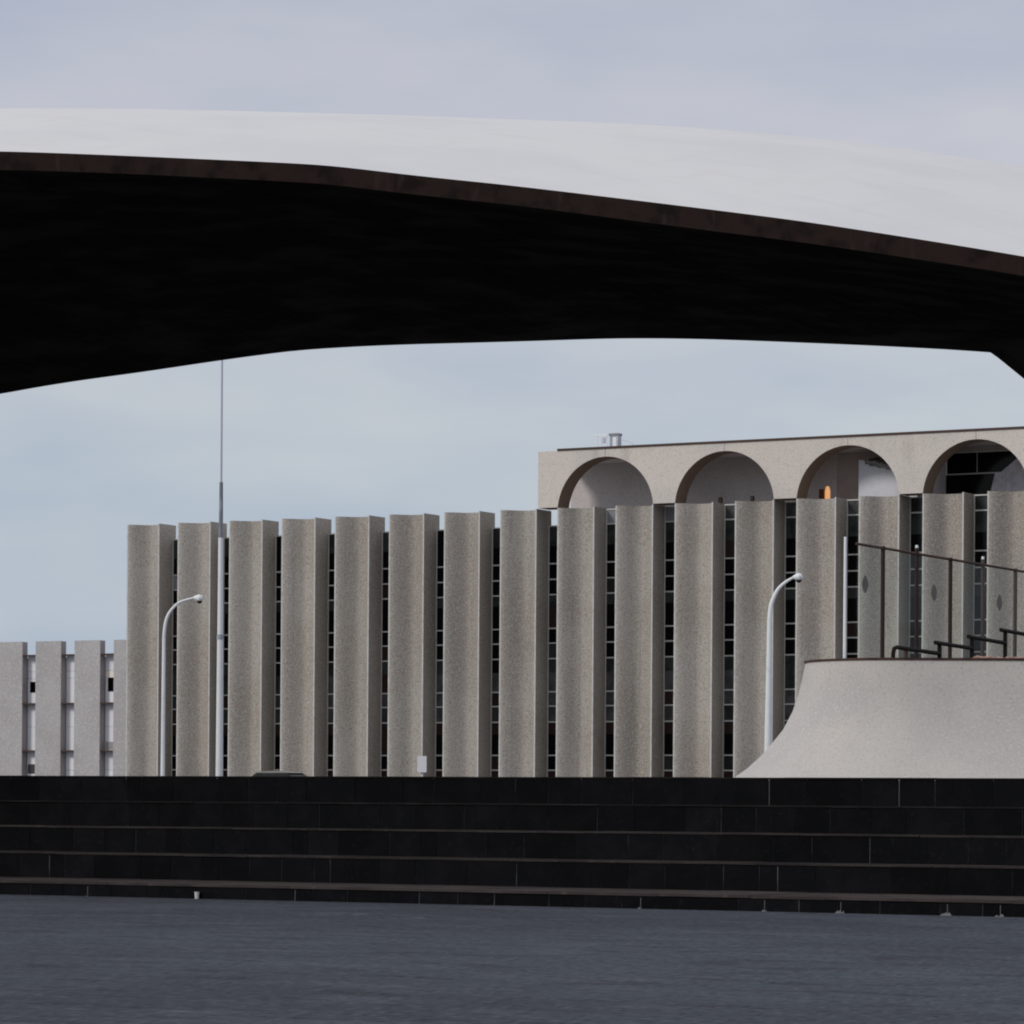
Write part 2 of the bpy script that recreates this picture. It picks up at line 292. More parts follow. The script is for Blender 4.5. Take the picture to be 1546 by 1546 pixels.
kt = resample([at(x, y, 69.0) for x, y in soften(KT)], NS); rb = resample([at(x, y, 78.0) for x, y in soften(RB)], NS)
shell = empty('shell_canopy', Matrix.Translation((0, 68, 0)))
tag(shell, 'huge white-topped arched concrete shell with black underside spanning over the broad black steps', 'canopy')
off = Vector((0, 68, 0))
def loft(rows, name, m):
    vs = []; fsx = []
    for r in rows: vs += [p - off for p in r]
    for j in range(len(rows) - 1):
        for i in range(NS - 1): a = j * NS + i; fsx.append((a, a + 1, a + NS + 1, a + NS))
    b = MB(); b.add(vs, fsx); return b.build(name, m, shell, smooth=True)
def mid(a, b, tt, lift): return [p.lerp(q, tt) + Vector((0, 0, lift)) for p, q in zip(a, b)]
rt = [p + Vector((0, 0.02, 0.35)) for p in rb]
loft([ft] + [mid(ft, kt, k / 6, 0.25 * math.sin(math.pi * k / 6)) for k in range(1, 6)] + [kt] + [mid(kt, rt, k / 4, 0.6 * math.sin(math.pi * k / 4)) for k in range(1, 4)] + [rt], 'roof_surface', M['shell_top'])
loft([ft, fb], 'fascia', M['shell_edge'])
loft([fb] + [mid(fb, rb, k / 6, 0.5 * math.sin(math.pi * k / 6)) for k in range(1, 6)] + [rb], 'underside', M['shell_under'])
loft([rb, rt], 'rear_edge', M['shell_edge'])

# ------------------------------------------------------------------ main building
S = 3.40; FW = 2.17; RD = 1.24; T8 = 2.58; TOP = 16.93; ROOF = 19.89
def t_of(k): return T8 + S * (k - 8)
fm = frame_matrix(BUILD_O)
bld = empty('office_building', fm)
tag(bld, 'long beige concrete office building with tall scalloped fins and a row of rooftop arches', 'office building')
def fin_poly(depth, back):
    e = 0.075; wd = FW - 2 * e; pts = []
    for i in range(29):
        u = i / 28
        if u < 0.52: q = u / 0.52; d = 0.06 * q + 0.94 * q * q * (3 - 2 * q)
        else: q = (u - 0.52) / 0.48; d = 1 - q ** 5
        pts.append((e + wd * u, depth * d))
    return pts
def fin_mesh(name, z0, z1, depth, back, fm_, em_):
    pts = fin_poly(depth, back); b = MB(); n = len(pts); e = 0.075
    # concave face
    vs = [(x, y, z0) for x, y in pts] + [(x, y, z1) for x, y in pts]
    b.add(vs, [(i, i + 1, n + i + 1, n + i) for i in range(n - 1)])
    for x0, x1 in ((0, e), (FW - e, FW)):
        b.add([(x0, 0, z0), (x1, 0, z0), (x1, 0, z1), (x0, 0, z1)], [(0, 1, 2, 3)], 1)
    b.add([(0, 0, z0), (0, back, z0), (0, back, z1), (0, 0, z1)], [(0, 1, 2, 3)])
    b.add([(FW, 0, z0), (FW, back, z0), (FW, back, z1), (FW, 0, z1)], [(0, 1, 2, 3)])
    b.add([(0, back, z0), (FW, back, z0), (FW, back, z1), (0, back, z1)], [(0, 1, 2, 3)])
    # top and bottom as strips
    for z in (z0, z1):
        vs = []; 
        prof = [(0, 0)] + pts + [(FW, 0)]
        for x, y in prof: vs += [(x, y, z), (x, back, z)]
        b.add(vs, [(2 * i, 2 * i + 2, 2 * i + 3, 2 * i + 1) for i in range(len(prof) - 1)])
    me = bpy.data.meshes.new(name); me.from_pydata(b.v, [], b.f)
    me.materials.append(fm_); me.materials.append(em_)
    for p, mi in zip(me.polygons, b.mi): p.material_index = mi
    bm = bmesh.new(); bm.from_mesh(me); bmesh.ops.remove_doubles(bm, verts=bm.verts, dist=1e-4); bmesh.ops.recalc_face_normals(bm, faces=bm.faces); bm.to_mesh(me); bm.free()
    me.set_sharp_from_angle(angle=math.radians(30))
    for p in me.polygons: p.use_smooth = True
    return me
fin_me = fin_mesh('fin', PLAZA_Z, TOP, 0.78, 1.62, M['aggregate'], M['edge'])
KMAX = 18
for k in range(0, KMAX + 1):
    put('fin', fin_me, bld).location = (t_of(k), 0, 0)
x_end = t_of(KMAX) + FW
MB().box(t_of(0) + 0.02, x_end, 1.66, 18, PLAZA_Z, 15.95).build('building_body', M['core'], bld)

# window strips
LV = [16.12, 15.05, 14.14, 13.32, 12.52, 11.95, 10.75, 9.98, 9.17, 8.45, 7.43, 6.68, 5.85, 5.2, 4.10, 3.32, 2.55, PLAZA_Z + 0.06]
NOBAR = {15.05, 11.95, 8.45, 5.2}
KINDP = ['glass_grey', 'glass_black', 'glass_black', 'glass_black', 'glass_grey', 'glass_black', 'glass_black', 'glass_black', 'glass_grey', 'glass_mid', 'glass_mid', 'glass_mid', 'glass_red', 'glass_black', 'glass_black', 'glass_red', 'glass_black']
x0w, x1w = 0.03, S - FW - 0.03
pane_cache = {}
def pane(parent, z1, z0, mk, y=0.05, w0=x0w + 0.05, w1=x1w - 0.05, name='pane'):
    key = (round(z1 - z0, 3), mk, w0, w1)
    if key not in pane_cache: pane_cache[key] = MB().box(w0, w1, 0, 0.02, 0, z1 - z0).mesh('pane', M[mk])
    o = put(name, pane_cache[key], parent); o.location = (0, y, z0); return o
frame_low = None
def strip_frame(top):
    b = MB(); b.box(x0w, x0w + 0.05, 0, 0.08, PLAZA_Z, top); b.box(x1w - 0.05, x1w, 0, 0.08, PLAZA_Z, top)
    for z in LV[1:-1] + ([16.12] if top > 16.5 else []):
        if z not in NOBAR: b.box(x0w + 0.05, x1w - 0.05, 0.005, 0.075, z - 0.035, z + 0.035)
    b.box(x0w + 0.05, x1w - 0.05, 0.005, 0.075, top - 0.06, top)
    return b.mesh('window', M['frame'])
fr_low = strip_frame(16.14); fr_high = strip_frame(16.90)
for k in range(0, KMAX):
    high = k >= 8
    wo = put('window', fr_high if high else fr_low, bld); wo.location = (t_of(k) + FW, RD, 0)
    for i in range(len(LV) - 1):
        mk = KINDP[i]; rr = random.random()
        if mk == 'glass_mid' and (k < 3 or rr < 0.3): mk = random.choice(['glass_grey', 'glass_red'])
        elif mk == 'glass_black' and rr < 0.12: mk = random.choice(['glass_grey', 'glass_red'])
        elif mk == 'glass_grey' and rr < 0.25: mk = 'glass_black'
        if k == 0 and i == 2: mk = 'glass_light'
        if k in (8, 9, 10) and i == 3 and rr < .5: mk = 'glass_grey'
        a = 0.036 if LV[i] not in NOBAR else 0.0; c = 0.036 if LV[i + 1] not in NOBAR else 0.0
        pane(wo, LV[i] - a, LV[i + 1] + c, mk)
    if high: pane(wo, 16.84, 16.156, 'glass_light' if k in (8, 9) else 'glass_mid' if k < 13 else 'glass_grey')
    # dark backing so nothing shines through between panes
    MB().box(x0w, x1w, 0.1, 0.28, PLAZA_Z, 15.9).build('dark_window_backing', M['dark_open'], wo)

# arcade panels
R = (S + FW) / 2; CZ = 16.70
def arch_c(j): return t_of(8 + 2 * j) + R                # centre of arch j
def zlo(t, first, last):
    for j in range(0, 6):
        c = arch_c(j)
        if abs(t - c) < R - 1e-6: return max(TOP + 0.01, CZ + math.sqrt(R * R - (t - c) ** 2))
    return 16.96
def arcade_panel(ta, tb):
    ts = [ta, tb]
    for j in range(0, 6):
        c = arch_c(j)
        for i in range(0, 49):
            a = math.pi * i / 48; x = c - R * math.cos(a)
            if ta < x < tb: ts.append(x)
        for x in (c - R, c + R):
            if ta < x < tb: ts += [x - 0.0005, x + 0.0005]
    ts = sorted(set(round(x, 5) for x in ts)); b = MB(); vs = []
    for x in ts:
        z = zlo(x, 0, 0); vs += [(x, 0.0, z), (x, 0.0, ROOF), (x, RD, z), (x, RD, ROOF)]
    fsx = []
    for i in range(len(ts) - 1):
        a = 4 * i; c = a + 4
        fsx += [(a, c, c + 1, a + 1), (a + 2, a + 3, c + 3, c + 2), (a + 1, c + 1, c + 3, a + 3)]
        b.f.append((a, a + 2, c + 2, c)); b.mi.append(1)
    fsx += [(0, 1, 3, 2), (4 * (len(ts) - 1), 4 * (len(ts) - 1) + 2, 4 * (len(ts) - 1) + 3, 4 * (len(ts) - 1) + 1)]
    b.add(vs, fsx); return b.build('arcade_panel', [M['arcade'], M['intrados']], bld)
t_left = t_of(7) + FW + 0.06
cuts = [t_left] + [arch_c(j) for j in range(0, 6) if arch_c(j) < x_end] + [x_end]
for a, b_ in zip(cuts, cuts[1:]): arcade_panel(a + 0.012, b_ - 0.012)
MB().box(t_left + 0.02, x_end - 0.02, RD + 0.003, RD + 0.06, 19.5, ROOF - 0.01).build('panel_joint_backing', M['core'], bld)
MB().box(t_left + 1.15, x_end, -0.05, 0.5, ROOF + 0.002, ROOF + 0.11).build('coping', M['coping'], bld)
MB().box(t_left + 0.02, x_end, RD + 0.065, 8.0, 19.50, ROOF - 0.02).build('loggia_ceiling', M['loggia'], bld)
MB().box(t_left + 0.02, x_end, 1.67, 7.9, 15.952, 15.957).build('loggia_bounce_floor', M['floor'], bld)  # unseen pale slab added to bounce light up the back walls
MB().box(t_left + 0.02, arch_c(2) - 2.2, 3.6, 3.8, 15.96, 19.495).build('loggia_wall', M['loggia'], bld)
MB().box(arch_c(2) - 2.19, arch_c(2) + 1.2, 3.6, 3.8, 15.96, 19.495).build('brown_loggia_wall', M['brown_wall'], bld)
MB().box(arch_c(3) - 3.2, arch_c(3) - 2.95, RD + 0.01, 3.59, 15.96, 19.49).build('partition_wall', M['loggia'], bld)
# small brown posts in the second arch
for dx in (-1.15, 0.65): MB().box(arch_c(1) + dx, arch_c(1) + dx + 0.17, 1.7, 1.87, 15.96, 17.32).build('terrace_post', M['rust'], bld)
# third arch: lamp, white box room with sheet canopy
lp = MB().box(arch_c(2) - 2.45, arch_c(2) - 2.2, 2.0, 2.3, 16.0, 17.55).build('wall_lamp', M['lamp_body'], bld)
MB().tube([(arch_c(2) - 2.02, 2.1, 16.9), (arch_c(2) - 2.02, 2.1, 17.0), (arch_c(2) - 2.02, 2.1, 17.45), (arch_c(2) - 2.02, 2.1, 17.68)], [0.10, 0.14, 0.14, 0.08], 14).build('lamp_glass', M['lamp_glow'], lp, smooth=True)
q0, q1 = arch_c(2) - 0.28, arch_c(2) + 2.9
MB().add([(q0, 2.0, 15.96), (q1, 2.0, 15.96), (q1, 2.0, 18.30), (q0, 2.0, 18.95), (q0, 3.55, 15.96), (q1, 3.55, 15.96), (q1, 3.55, 18.30), (q0, 3.55, 18.95)],
         [(0, 1, 2, 3), (4, 7, 6, 5), (0, 4, 5, 1), (1, 5, 6, 2), (2, 6, 7, 3), (3, 7, 4, 0)]).build('white_box_room', M['white_wall'], bld)
cv = MB(); nx = 14; pts = []
for i in range(nx):
    x = arch_c(2) + 0.1 + 1.7 * i / (nx - 1); z = 18.86 - 0.42 * i / (nx - 1) + 0.04 * math.sin(i * 1.9)
    for y, dz in ((1.9, 0), (3.5, 0.25)): pts += [(x, y, z + dz - 0.16), (x, y, z + dz + 0.05 + 0.05 * random.random())]
cv.add(pts, [f for i in range(nx - 1) for f in ((4 * i, 4 * i + 4, 4 * i + 5, 4 * i + 1), (4 * i + 1, 4 * i + 5, 4 * i + 7, 4 * i + 3), (4 * i + 3, 4 * i + 7, 4 * i + 6, 4 * i + 2), (4 * i + 2, 4 * i + 6, 4 * i + 4, 4 * i))])
cv.build('sheet_canopy', M['canopy'], bld)
# fourth arch onwards: glazed screen with dark panes, paler ones at the right coloured as reflections
c3 = arch_c(3)
gs = MB()
gy = 3.4
for z in (18.13, 19.2): gs.box(c3 - 2.9, x_end, gy, gy + 0.06, z, z + 0.05)
for xx in (c3 + 0.15, c3 + 2.2, c3 + 4.3, c3 + 6.1): gs.box(xx, xx + 0.09, gy - 0.01, gy + 0.055, 15.98, 18.12)
for xx in (c3 - 1.3, c3 + 0.9, c3 + 2.9): gs.box(xx, xx + 0.025, gy - 0.01, gy + 0.055, 18.185, 19.2)
gsc = gs.build('glazed_screen', M['frame'], bld)
def gpane(poly, mk, y):
    b = MB(); n = len(poly); vs = [(x, y, z) for x, z in poly] + [(x, y + 0.02, z) for x, z in poly]
    b.add(vs, [tuple(range(n)), tuple(range(2 * n - 1, n - 1, -1))] + [(i, (i + 1) % n, n + (i + 1) % n, n + i) for i in range(n)])
    b.build('pane', M[mk], gsc)
gpane([(c3 - 2.9, 18.18), (c3 + 9, 18.18), (c3 + 9, 19.2), (c3 - 2.9, 19.2)], 'glass_black', gy + 0.02)
gpane([(c3 + 0.0, 18.18), (c3 + 9, 18.18), (c3 + 9, 19.1), (c3 + 1.2, 19.1)], 'reflection_pane', gy - 0.03)
gpane([(c3 - 2.9, 16.0), (c3 + 9, 16.0), (c3 + 9, 18.13), (c3 - 2.9, 18.13)], 'reflection_pane', gy + 0.03)
gpane([(c3 - 3.0, 16.0), (c3 - 0.9, 16.0), (c3 - 0.35, 18.12), (c3 - 3.4, 18.12)], 'glass_black', gy + 0.0)
MB().box(c3 - 2.9, x_end, gy, gy + 0.1, 19.25, 19.49).build('screen_lintel', M['brown_wall'], bld)

# rooftop gear
def to_local(px, py, p):                                 # picture point -> local (t, z) on the plane p metres behind the front
    dx, dy = px - PX, PY - py; X = (dx - dy * ROLL) / F; Zz = (dy + dx * ROLL) / F
    o = BUILD_O + NN * p; Y = (o.y + o.x * math.tan(PHI)) / (1 + X * math.tan(PHI))
    P = Vector((X * Y, Y, 0)) - BUILD_O
    return P.dot(D), EYE + Zz * Y
t0, z0 = to_local(899, 655, 7); t1, z1 = to_local(917, 672, 7)
eq = empty('rooftop_mast_frame', fm @ Matrix.Translation((t0, 7.0, ROOF - 0.02)))
tag(eq, 'small pale open mast frame on the roof, left of the grey vent', 'mast')
for dx in (0.05, 0.62): MB().box(dx, dx + 0.05, 0, 0.05, 0, z0 - ROOF - 0.1).build('upright', M['pole'], eq)
MB().box(-0.1, 0.75, -0.01, 0.06, z0 - ROOF - 0.1, z0 - ROOF - 0.03).build('crossbar', M['pole'], eq)
MB().box(0.38, 0.56, 0.0, 0.12, z0 - ROOF - 0.5, z0 - ROOF - 0.2).build('junction_box', M['pole_thin'], eq)
t0, z0 = to_local(920, 654, 7)
vt = empty('roof_vent', fm @ Matrix.Translation((t0, 7.0, ROOF - 0.02)))
tag(vt, 'grey roof vent with a dark flat cap standing on the roof above the first arch', 'vent')
MB().box(0.02, 0.14, 0, 0.4, 0, z0 - ROOF - 0.12).build('leg', M['pole_band'], vt)
MB().box(0.40, 0.52, 0, 0.4, 0, z0 - ROOF - 0.12).build('leg', M['pole_band'], vt)
MB().box(0.14, 0.40, 0.05, 0.35, 0.55, z0 - ROOF - 0.12).build('vent_box', M['pole'], vt)
MB().box(-0.02, 0.56, -0.03, 0.43, z0 - ROOF - 0.12, z0 - ROOF).build('cap', M['pole_grey'], vt)
t1, z1 = to_local(937, 663, 7); t2, z2 = to_local(953, 668, 7)
MB().tube([(t1 - t0, 0.2, z1 - ROOF), (t2 - t0, 0.2, z2 - ROOF), (t2 - t0, 0.2, 0)], 0.02, 6).build('pipe', M['pole_thin'], vt)

# ------------------------------------------------------------------ pale building further left
PB_O = Vector((0, 230, 0)); pm = frame_matrix(PB_O)
pb = empty('pale_office_building', pm)
tag(pb, 'lower pale grey office block with flat fins and white infill behind the left end', 'office building')
def pb_t(px, p=0):
    X = (px - PX - 100 * ROLL) / F; Y = 230 / (1 + X * math.tan(PHI)); return X * Y / math.cos(PHI)
PT = 12.62; SP = 3.31; FWP = 2.16; tb = pb_t(53)
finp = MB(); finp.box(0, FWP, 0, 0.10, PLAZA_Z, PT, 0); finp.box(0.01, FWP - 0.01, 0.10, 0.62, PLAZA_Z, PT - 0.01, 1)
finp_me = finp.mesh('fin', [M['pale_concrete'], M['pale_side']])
KP = range(-9, 5)
for k in KP: put('fin', finp_me, pb).location = (tb + SP * k, 0, 0)
pe0, pe1 = tb - 9 * SP, tb + 4 * SP + FWP
MB().box(pe0 + 0.02, pe1 - 0.02, 0.72, 14, PLAZA_Z, 11.5).build('building_body', M['pale_side'], pb)
wlv = [11.62, 10.55, 10.06, 8.33, 6.7, 5.03, 3.7, 3.0, PLAZA_Z + 0.02]
for k in list(KP)[:-1]:
    x = tb + SP * k + FWP; wd = SP - FWP
    wv = MB()
    for z in (11.66, 8.30, 5.02): wv.box(0.0, wd, 0.05, 0.60, z - 0.05, z + 0.04)
    wo = wv.build('floor_band', M['coping'], pb); wo.location = (x, 0, 0)
    for i in range(len(wlv) - 1):
        mk = 'pale_panel'; z1, z0 = wlv[i], wlv[i + 1]
        if k == 1 and i == 1: mk = 'warm_panel'
        if k == 0 and False: mk = ''
        b = MB().box(0.02, wd - 0.02, 0.64, 0.70, z0 + 0.01, z1 - 0.01).build('infill_panel', M[mk], pb); b.location = (x, 0, 0)
    if k in (-1, 1):
        za, zb = (9.84, 9.1) if k == -1 else (10.05, 9.12)
        MB().box(0.25, wd - 0.0, 0.60, 0.635, zb, za).build('open_window', M['dark_open'], pb).location = (x, 0, 0)
    if k in (-1,): MB().box(0.1, wd - 0.1, 0.60, 0.635, 3.45, 4.1).build('open_window', M['glass_mid'], pb).location = (x, 0, 0)
    if k == 1: MB().box(0.1, wd - 0.1, 0.60, 0.635, 5.15, 5.65).build('open_window', M['pale_side'], pb).location = (x, 0, 0)

# ------------------------------------------------------------------ flagpole
def pole_pt(px, py, Y): return at(px, py, Y)
FPY = 100.0; fx = pole_pt(331, 1170, FPY).x
fp = empty('flagpole', Matrix.Translation((fx, FPY, PLAZA_Z)))
tag(fp, 'very tall tapering white flagpole rising in front of the left end of the beige building', 'flagpole')
def zz(py): return at(333, py, FPY).z - PLAZA_Z
MB().tube([(0, 0, 0), (0, 0, 0.06)], [0.30, 0.30], 16).build('base_plate', M['pole_grey'], fp)
MB().tube([(0, 0, 0.05), (0, 0, zz(965))], [0.105, 0.085], 16).build('lower_shaft', M['pole'], fp, smooth=True)
MB().tube([(0, 0, zz(965)), (0, 0, zz(958))], [0.10, 0.09], 16).build('joint_collar', M['pole_band'], fp, smooth=True)
MB().tube([(0, 0, zz(960)), (0, 0, zz(812))], [0.080, 0.070], 16).build('middle_shaft', M['pole'], fp, smooth=True)
MB().tube([(0, 0, zz(812)), (0, 0, zz(728))], [0.062, 0.050], 16).build('upper_shaft', M['pole_grey'], fp, smooth=True)
MB().tube([(0, 0, zz(728)), (0, 0, zz(300))], [0.030, 0.022], 12).build('top_shaft', M['pole_thin'], fp, smooth=True)
MB().tube([(0, 0, zz(300)), (0, 0, zz(298)), (0, 0, zz(292)), (0, 0, zz(288))], [0.04, 0.09, 0.09, 0.02], 12).build('finial', M['pole'], fp, smooth=True)

# ------------------------------------------------------------------ street lamps
def street_lamp(Y, base_px, shaft_top, arm, head, r0, r1, label):
    o = at(base_px, 1170, Y); root = empty('street_lamp', Matrix.Translation((o.x, Y, PLAZA_Z)))
    tag(root, label, 'street lamp', 'curved white street lamps')
    def lp_(px, py): p = at(px, py, Y); return Vector((p.x - o.x, 0, p.z - PLAZA_Z))
    a = [lp_(*q) for q in arm]
    MB().tube([(0, 0, 0), (0, 0, 0.05)], [0.2, 0.2], 14).build('base_plate', M['pole_grey'], root)
    MB().tube([(0, 0, 0.04), a[0]], [r0, r1], 14).build('shaft', M['pole'], root, smooth=True)
    # smooth arm
    pts = []
    for i in range(len(a) - 1):
        p0 = a[max(i - 1, 0)]; p1 = a[i]; p2 = a[i + 1]; p3 = a[min(i + 2, len(a) - 1)]
        for j in range(4):
            s = j / 4; pts.append(0.5 * ((2 * p1) + (p2 - p0) * s + (2 * p0 - 5 * p1 + 4 * p2 - p3) * s * s + (3 * p1 - p0 - 3 * p2 + p3) * s ** 3))
    pts.append(a[-1]); n = len(pts)
    MB().tube(pts, [r1 + (0.04 - r1) * i / (n - 1) for i in range(n)], 12).build('arm', M['pole'], root, smooth=True)
    h = lp_(*head); e = a[-1]; dr = (h - e).normalized(); ln = (h - e).length
    MB().tube([e - dr * 0.05, e + dr * ln * 0.2, e + dr * ln * 0.55, e + dr * ln * 0.85, e + dr * ln], [0.045, 0.115, 0.15, 0.11, 0.03], 14).build('lamp_head', M['pole'], root, smooth=True)
    c = e + dr * ln * 0.55
    MB().tube([c + Vector((0, 0, -0.10)), c + Vector((0, 0, -0.17)), c + Vector((0, 0, -0.20))], [0.11, 0.085, 0.02], 14).build('lamp_glass', M['brown_post'], root, smooth=True)
    return root
street_lamp(135, 245.5, 0, [(247.5, 960), (249.5, 942), (254, 928), (262, 917), (272, 909), (284, 905), (294, 902.5)], (307, 904), 0.085, 0.065,
            'slender white street lamp with a curved arm, left of the tall flagpole')
street_lamp(125, 1159, 0, [(1162, 935), (1164, 915), (1169, 900), (1176, 888), (1186, 879), (1194, 874), (1199, 871.5)], (1212, 871), 0.155, 0.085,
            'thicker white street lamp with a curved arm, beside the flared white plinth')
o = at(1275, 995, 112)
wp = empty('white_pole', Matrix.Translation((o.x, 112, PLAZA_Z)))
tag(wp, 'plain straight white pole standing behind the flared plinth, left of the glass screen', 'pole')
ztop = at(1278, 812, 112).z - PLAZA_Z
MB().tube([(0, 0, 0.03), (0, 0, ztop)], [0.06, 0.045], 12).build('shaft', M['pole'], wp, smooth=True)
MB().tube([(0, 0, 0), (0, 0, 0.04)], [0.16, 0.16], 12).build('base_plate', M['pole_grey'], wp)
MB().tube([(0, 0, ztop), (0, 0, ztop + 0.03)], [0.052, 0.03], 12).build('cap', M['pole'], wp)

# ------------------------------------------------------------------ flared plinth
PY0 = 92.0
def plan(offset):
    """rounded-corner plan, straight front to the right; corner centre back-right of the left extreme"""
    xl = at(1221, 1003, PY0).x; yf = PY0 - 1.6; rc = 2.6; cx, cy = xl + rc, yf + rc; r = rc + offset; pts = []
    a0 = math.pi - 0.42; pts.append((cx + r * math.cos(a0) + 18 * math.sin(0.42), cy + r * math.sin(a0) + 18 * math.cos(0.42)))
    for i in range(0, 25):
        a = a0 + (math.pi / 2 + 0.42) * i / 24
        pts.append((cx + r * math.cos(a), cy + r * math.sin(a)))
    pts.append((cx + 9, cy - r - 0.35)); pts.append((cx + 24, cy - r - 0.6)); pts.append((cx + 24, cy + 18))
    return pts
RIM = at(1213, 1003, PY0).z + 0.07
prof = [(0.0, 0.0), (0.02, 0.12), (0.08, 0.42), (0.17, 0.8), (0.32, 1.25), (0.56, 1.72), (0.86, 2.1), (1.14, 2.42), (1.5, 2.75), (1.88, 3.02), (2.6, 3.3), (3.2, RIM - PLAZA_Z + 0.02)]
rows = [[(x, y, RIM - dz) for x, y in plan(of)] for of, dz in prof]
b = MB(); n = len(rows[0])
for r in rows: b.v += r
for j in range(len(rows) - 1):
    for i in range(n): a = j * n + i; c = j * n + (i + 1) % n; b.f.append((a, c, c + n, a + n)); b.mi.append(0)
plinth = empty('flared_plinth', Matrix.Identity(4))
tag(plinth, 'big off-white plinth with a flared concave side rising behind the right end of the steps', 'plinth')
b.build('flared_wall', M['white_plinth'], plinth, smooth=True)
def ring(o0, o1, z0, z1):
    A, B = plan(o0), plan(o1); n = len(A); bb = MB(); bb.add([(x, y, z) for (pl, z) in ((A, z0), (A, z1), (B, z1), (B, z0)) for x, y in pl],
        [(j * n + i, j * n + (i + 1) % n, ((j + 1) % 4) * n + (i + 1) % n, ((j + 1) % 4) * n + i) for j in range(4) for i in range(n)]); return bb
ring(0.03, -0.25, RIM + 0.002, RIM + 0.055).build('rim_strip', M['rust'], plinth, smooth=False)
dk = MB(); pl = plan(-0.26); dk.add([(x, y, RIM - 0.02) for x, y in pl], [tuple(range(len(pl)))]); dk.build('deck', M['plaza'], plinth)

# ------------------------------------------------------------------ glass screen on the plinth
f0 = at(1293, 820, 96.0)
scr = empty('glass_screen', Matrix.Translation((f0.x, f0.y, RIM - 0.015)) @ Matrix.Rotation(math.pi / 2 - PHI, 4, 'Z'))   # local x runs away (direction NN)
tag(scr, 'tall glass screen with brown posts and diamond-shaped grey markers standing on the plinth', 'glass screen')
H = f0.z - RIM
def along(px):                                           # distance along NN from f0 to the picture column px
    u = (px - PX - 360 * ROLL) / F; return (u * f0.y - f0.x) / (NN.x - u * NN.y)
posts = [1333, 1384, 1435, 1484, 1533, 1581, 1628]
xs = [along(p) for p in posts]; x_last = xs[-1]
MB().tube([(0, 0, H), (x_last + 0.5, 0, H)], 0.038, 8).build('top_rail', M['rust'], scr)
for i, x in enumerate(xs):
    tall = 0.05 if i % 2 == 0 else 0.16
    thick = 0.06
    po = MB().tube([(x, 0, 0), (x, 0, H + tall)], thick, 10).build('post', M['grey_brown_post'] if i >= 3 else M['brown_post'], scr, smooth=True)
    if i % 2 == 1: MB().tube([(x, 0, H + tall), (x, 0, H + tall + 0.08)], [0.045, 0.04], 10).build('post_cap', M['pole'], po)
def sg(v): return math.copysign(abs(v) ** 1.35, v)
edges = [0.0] + xs
for a, c in zip(edges, edges[1:]):
    MB().box(a + 0.08, c - 0.08, -0.006, 0.006, 0.06, H - 0.05).build('glass_panel', M['clear'], scr)
for px, py in ((1306, 882), (1410, 895), (1509, 910), (1605, 922)):
    x = along(px); z = EYE + (PY - py + (px - PX) * ROLL) * (f0.y + NN.y * x) / F - RIM + 0.015
    MB().add([(x + 0.22 * sg(math.cos(2 * math.pi * i / 24)), -0.008 + y, z + 0.24 * sg(math.sin(2 * math.pi * i / 24))) for y in (-0.004, 0) for i in range(24)],
             [tuple(range(24)), tuple(range(47, 23, -1))] + [(i, (i + 1) % 24, 24 + (i + 1) % 24, 24 + i) for i in range(24)]).build('marker_disc', M['sticker'], scr)

# ------------------------------------------------------------------ stepped handrail
h0 = at(1350, 977, 92.3)
hr = empty('stepped_handrail', Matrix.Translation((h0.x, h0.y, RIM - 0.015)) @ Matrix.Rotation(math.pi / 2 - PHI, 4, 'Z'))
tag(hr, 'dark brown stepped handrail climbing to the right just behind the plinth rim', 'handrail')
def hal(px):
    u = (px - PX - 240 * ROLL) / F; return (u * h0.y - h0.x) / (NN.x - u * NN.y)
def hz(px, py): return EYE + (PY - py + (px - PX) * ROLL) * (h0.y + NN.y * hal(px)) / F - RIM + 0.015
segs = [((1352, 977), (1419, 987)), ((1412, 970), (1468, 979)), ((1462, 961), (1518, 971)), ((1511, 951), (1566, 961)), ((1560, 942), (1612, 951))]
r = 0.056
for i, ((xa, ya), (xb, yb)) in enumerate(segs):
    A = Vector((hal(xa), 0, hz(xa, ya))); B = Vector((hal(xb), 0, hz(xb, yb)))
    if i == 0:
        pts = [Vector((A.x - 0.16, 0, 0)), Vector((A.x - 0.15, 0, A.z - 0.16)), Vector((A.x - 0.08, 0, A.z - 0.04)), Vector((A.x + 0.08, 0, A.z)), B]
    else: pts = [A, B]
    MB().tube(pts, r, 10).build('rail', M['dark_rail'], hr, smooth=True)
    nxt = segs[i + 1][0] if i + 1 < len(segs) else None
    xp = B.x - 0.02; zt = hz(*nxt) - 0.03 if nxt else B.z
    MB().box(xp - 0.045, xp + 0.045, -0.045, 0.045, 0, zt).build('riser_post', M['dark_rail'], hr)
    if i == 0: MB().box(hal(1368) - 0.035, hal(1368) + 0.035, -0.035, 0.035, 0, hz(1368, 979)).build('riser_post', M['rust'], hr)
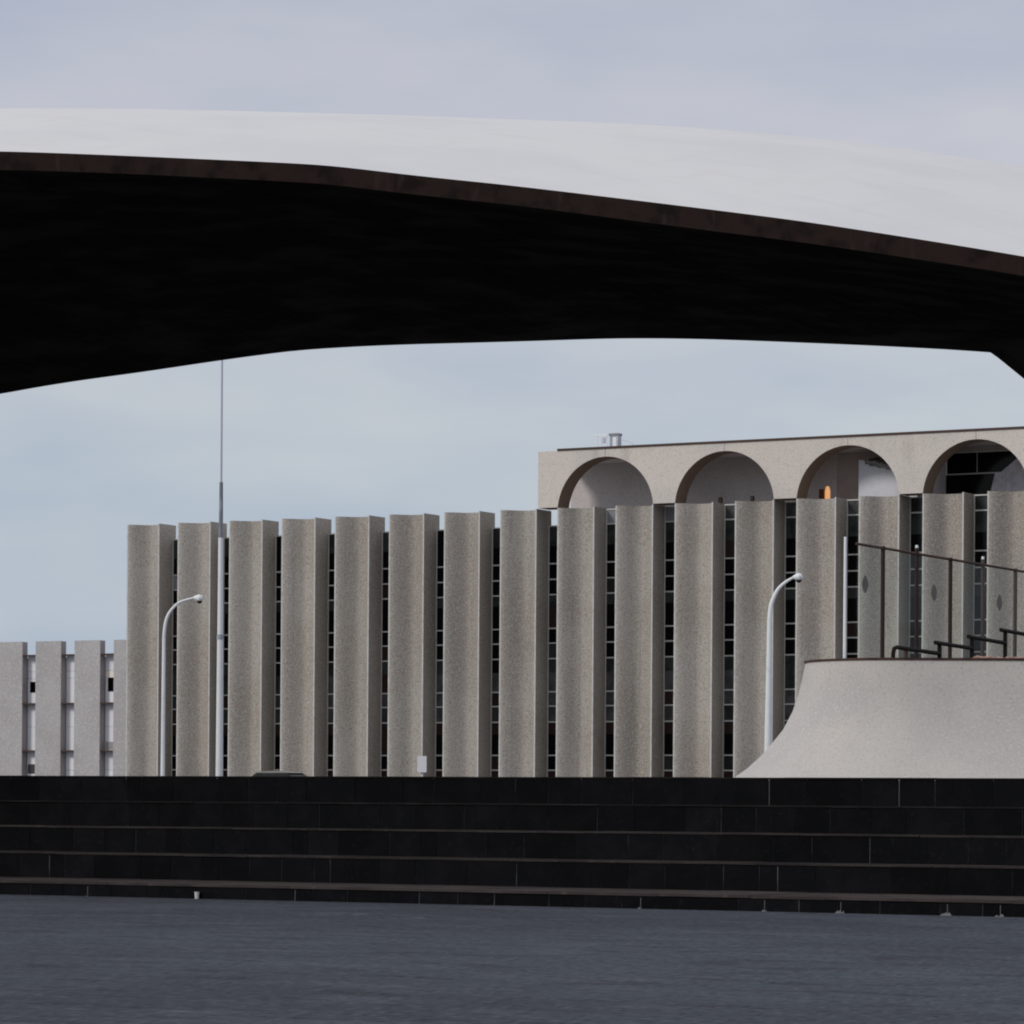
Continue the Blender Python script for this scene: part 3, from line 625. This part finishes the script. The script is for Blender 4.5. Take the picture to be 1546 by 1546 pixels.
# dry planting mound on the deck
m0 = at(1464, 992, 91.6); m1 = at(1600, 990, 91.6)
b = MB(); nx, ny = 60, 8; Lm = m1.x - m0.x
import mathutils
for j in range(ny):
    for i in range(nx):
        u, v = i / (nx - 1), j / (ny - 1); env = min(1, (u / 0.10)) ** 0.7 * min(1, (1 - u) / 0.05) * math.sin(math.pi * v) ** 0.6
        z = env * (0.13 + 0.06 * mathutils.noise.noise(Vector((u * 14, v * 3, 1))) + 0.03 * mathutils.noise.noise(Vector((u * 50, v * 9, 4))))
        b.v.append((u * Lm, v * 0.9, z))
for j in range(ny - 1):
    for i in range(nx - 1): a = j * nx + i; b.f.append((a, a + 1, a + nx + 1, a + nx)); b.mi.append(0)
mo = b.build('planting_mound', M['dry'], mw=Matrix.Translation((m0.x, m0.y, RIM + 0.03)))
tag(mo, 'low pinkish-brown mound of dry planting lying along the plinth rim at the right', 'planting')

# ------------------------------------------------------------------ small sign, parked car
o = at(637, 1170, 110)
sg = empty('small_sign', Matrix.Translation((o.x, 110, PLAZA_Z)))
tag(sg, 'small blank white sign board on a short post, before the beige building', 'sign')
z0 = at(637, 1166, 110).z - PLAZA_Z; z1 = at(637, 1141.5, 110).z - PLAZA_Z
MB().box(-0.14, 0.14, -0.03, 0.03, z0, z1).build('board', M['sign'], sg)
MB().box(-0.035, 0.035, 0.035, 0.09, 0, z1 - 0.05).build('post', M['sign'], sg)
c0 = at(433, 1170, 168)
car = empty('parked_car', Matrix.Translation((c0.x, 168, PLAZA_Z - 0.06)) @ Matrix.Rotation(-PHI, 4, 'Z'))
tag(car, 'grey parked car, only its roof showing over the top step', 'car')
def extr(poly, y0, y1):
    n = len(poly); bb = MB(); bb.add([(x, y0, z) for x, z in poly] + [(x, y1, z) for x, z in poly], [tuple(range(n)), tuple(range(2 * n - 1, n - 1, -1))] + [(i, (i + 1) % n, n + (i + 1) % n, n + i) for i in range(n)]); return bb
extr([(-2.2, 0.25), (2.2, 0.25), (2.25, 0.6), (2.1, 0.85), (1.5, 0.95), (-1.4, 0.95), (-2.1, 0.9), (-2.25, 0.6)], -0.85, 0.85).build('body', M['car'], car)
extr([(-1.85, 0.952), (1.05, 0.952), (0.45, 1.33), (-1.25, 1.33)], -0.7, 0.7).build('cabin_glass', M['glass_grey'], car)
extr([(-1.35, 1.332), (0.55, 1.332), (0.3, 1.40), (-0.4, 1.425), (-1.1, 1.39)], -0.68, 0.68).build('roof', M['car'], car)
for x in (-1.35, 1.4):
    for y in (-0.87, 0.70): MB().tube([(x, y, 0.31), (x, y + 0.17, 0.31)], 0.31, 20).build('wheel', M['tyre'], car)
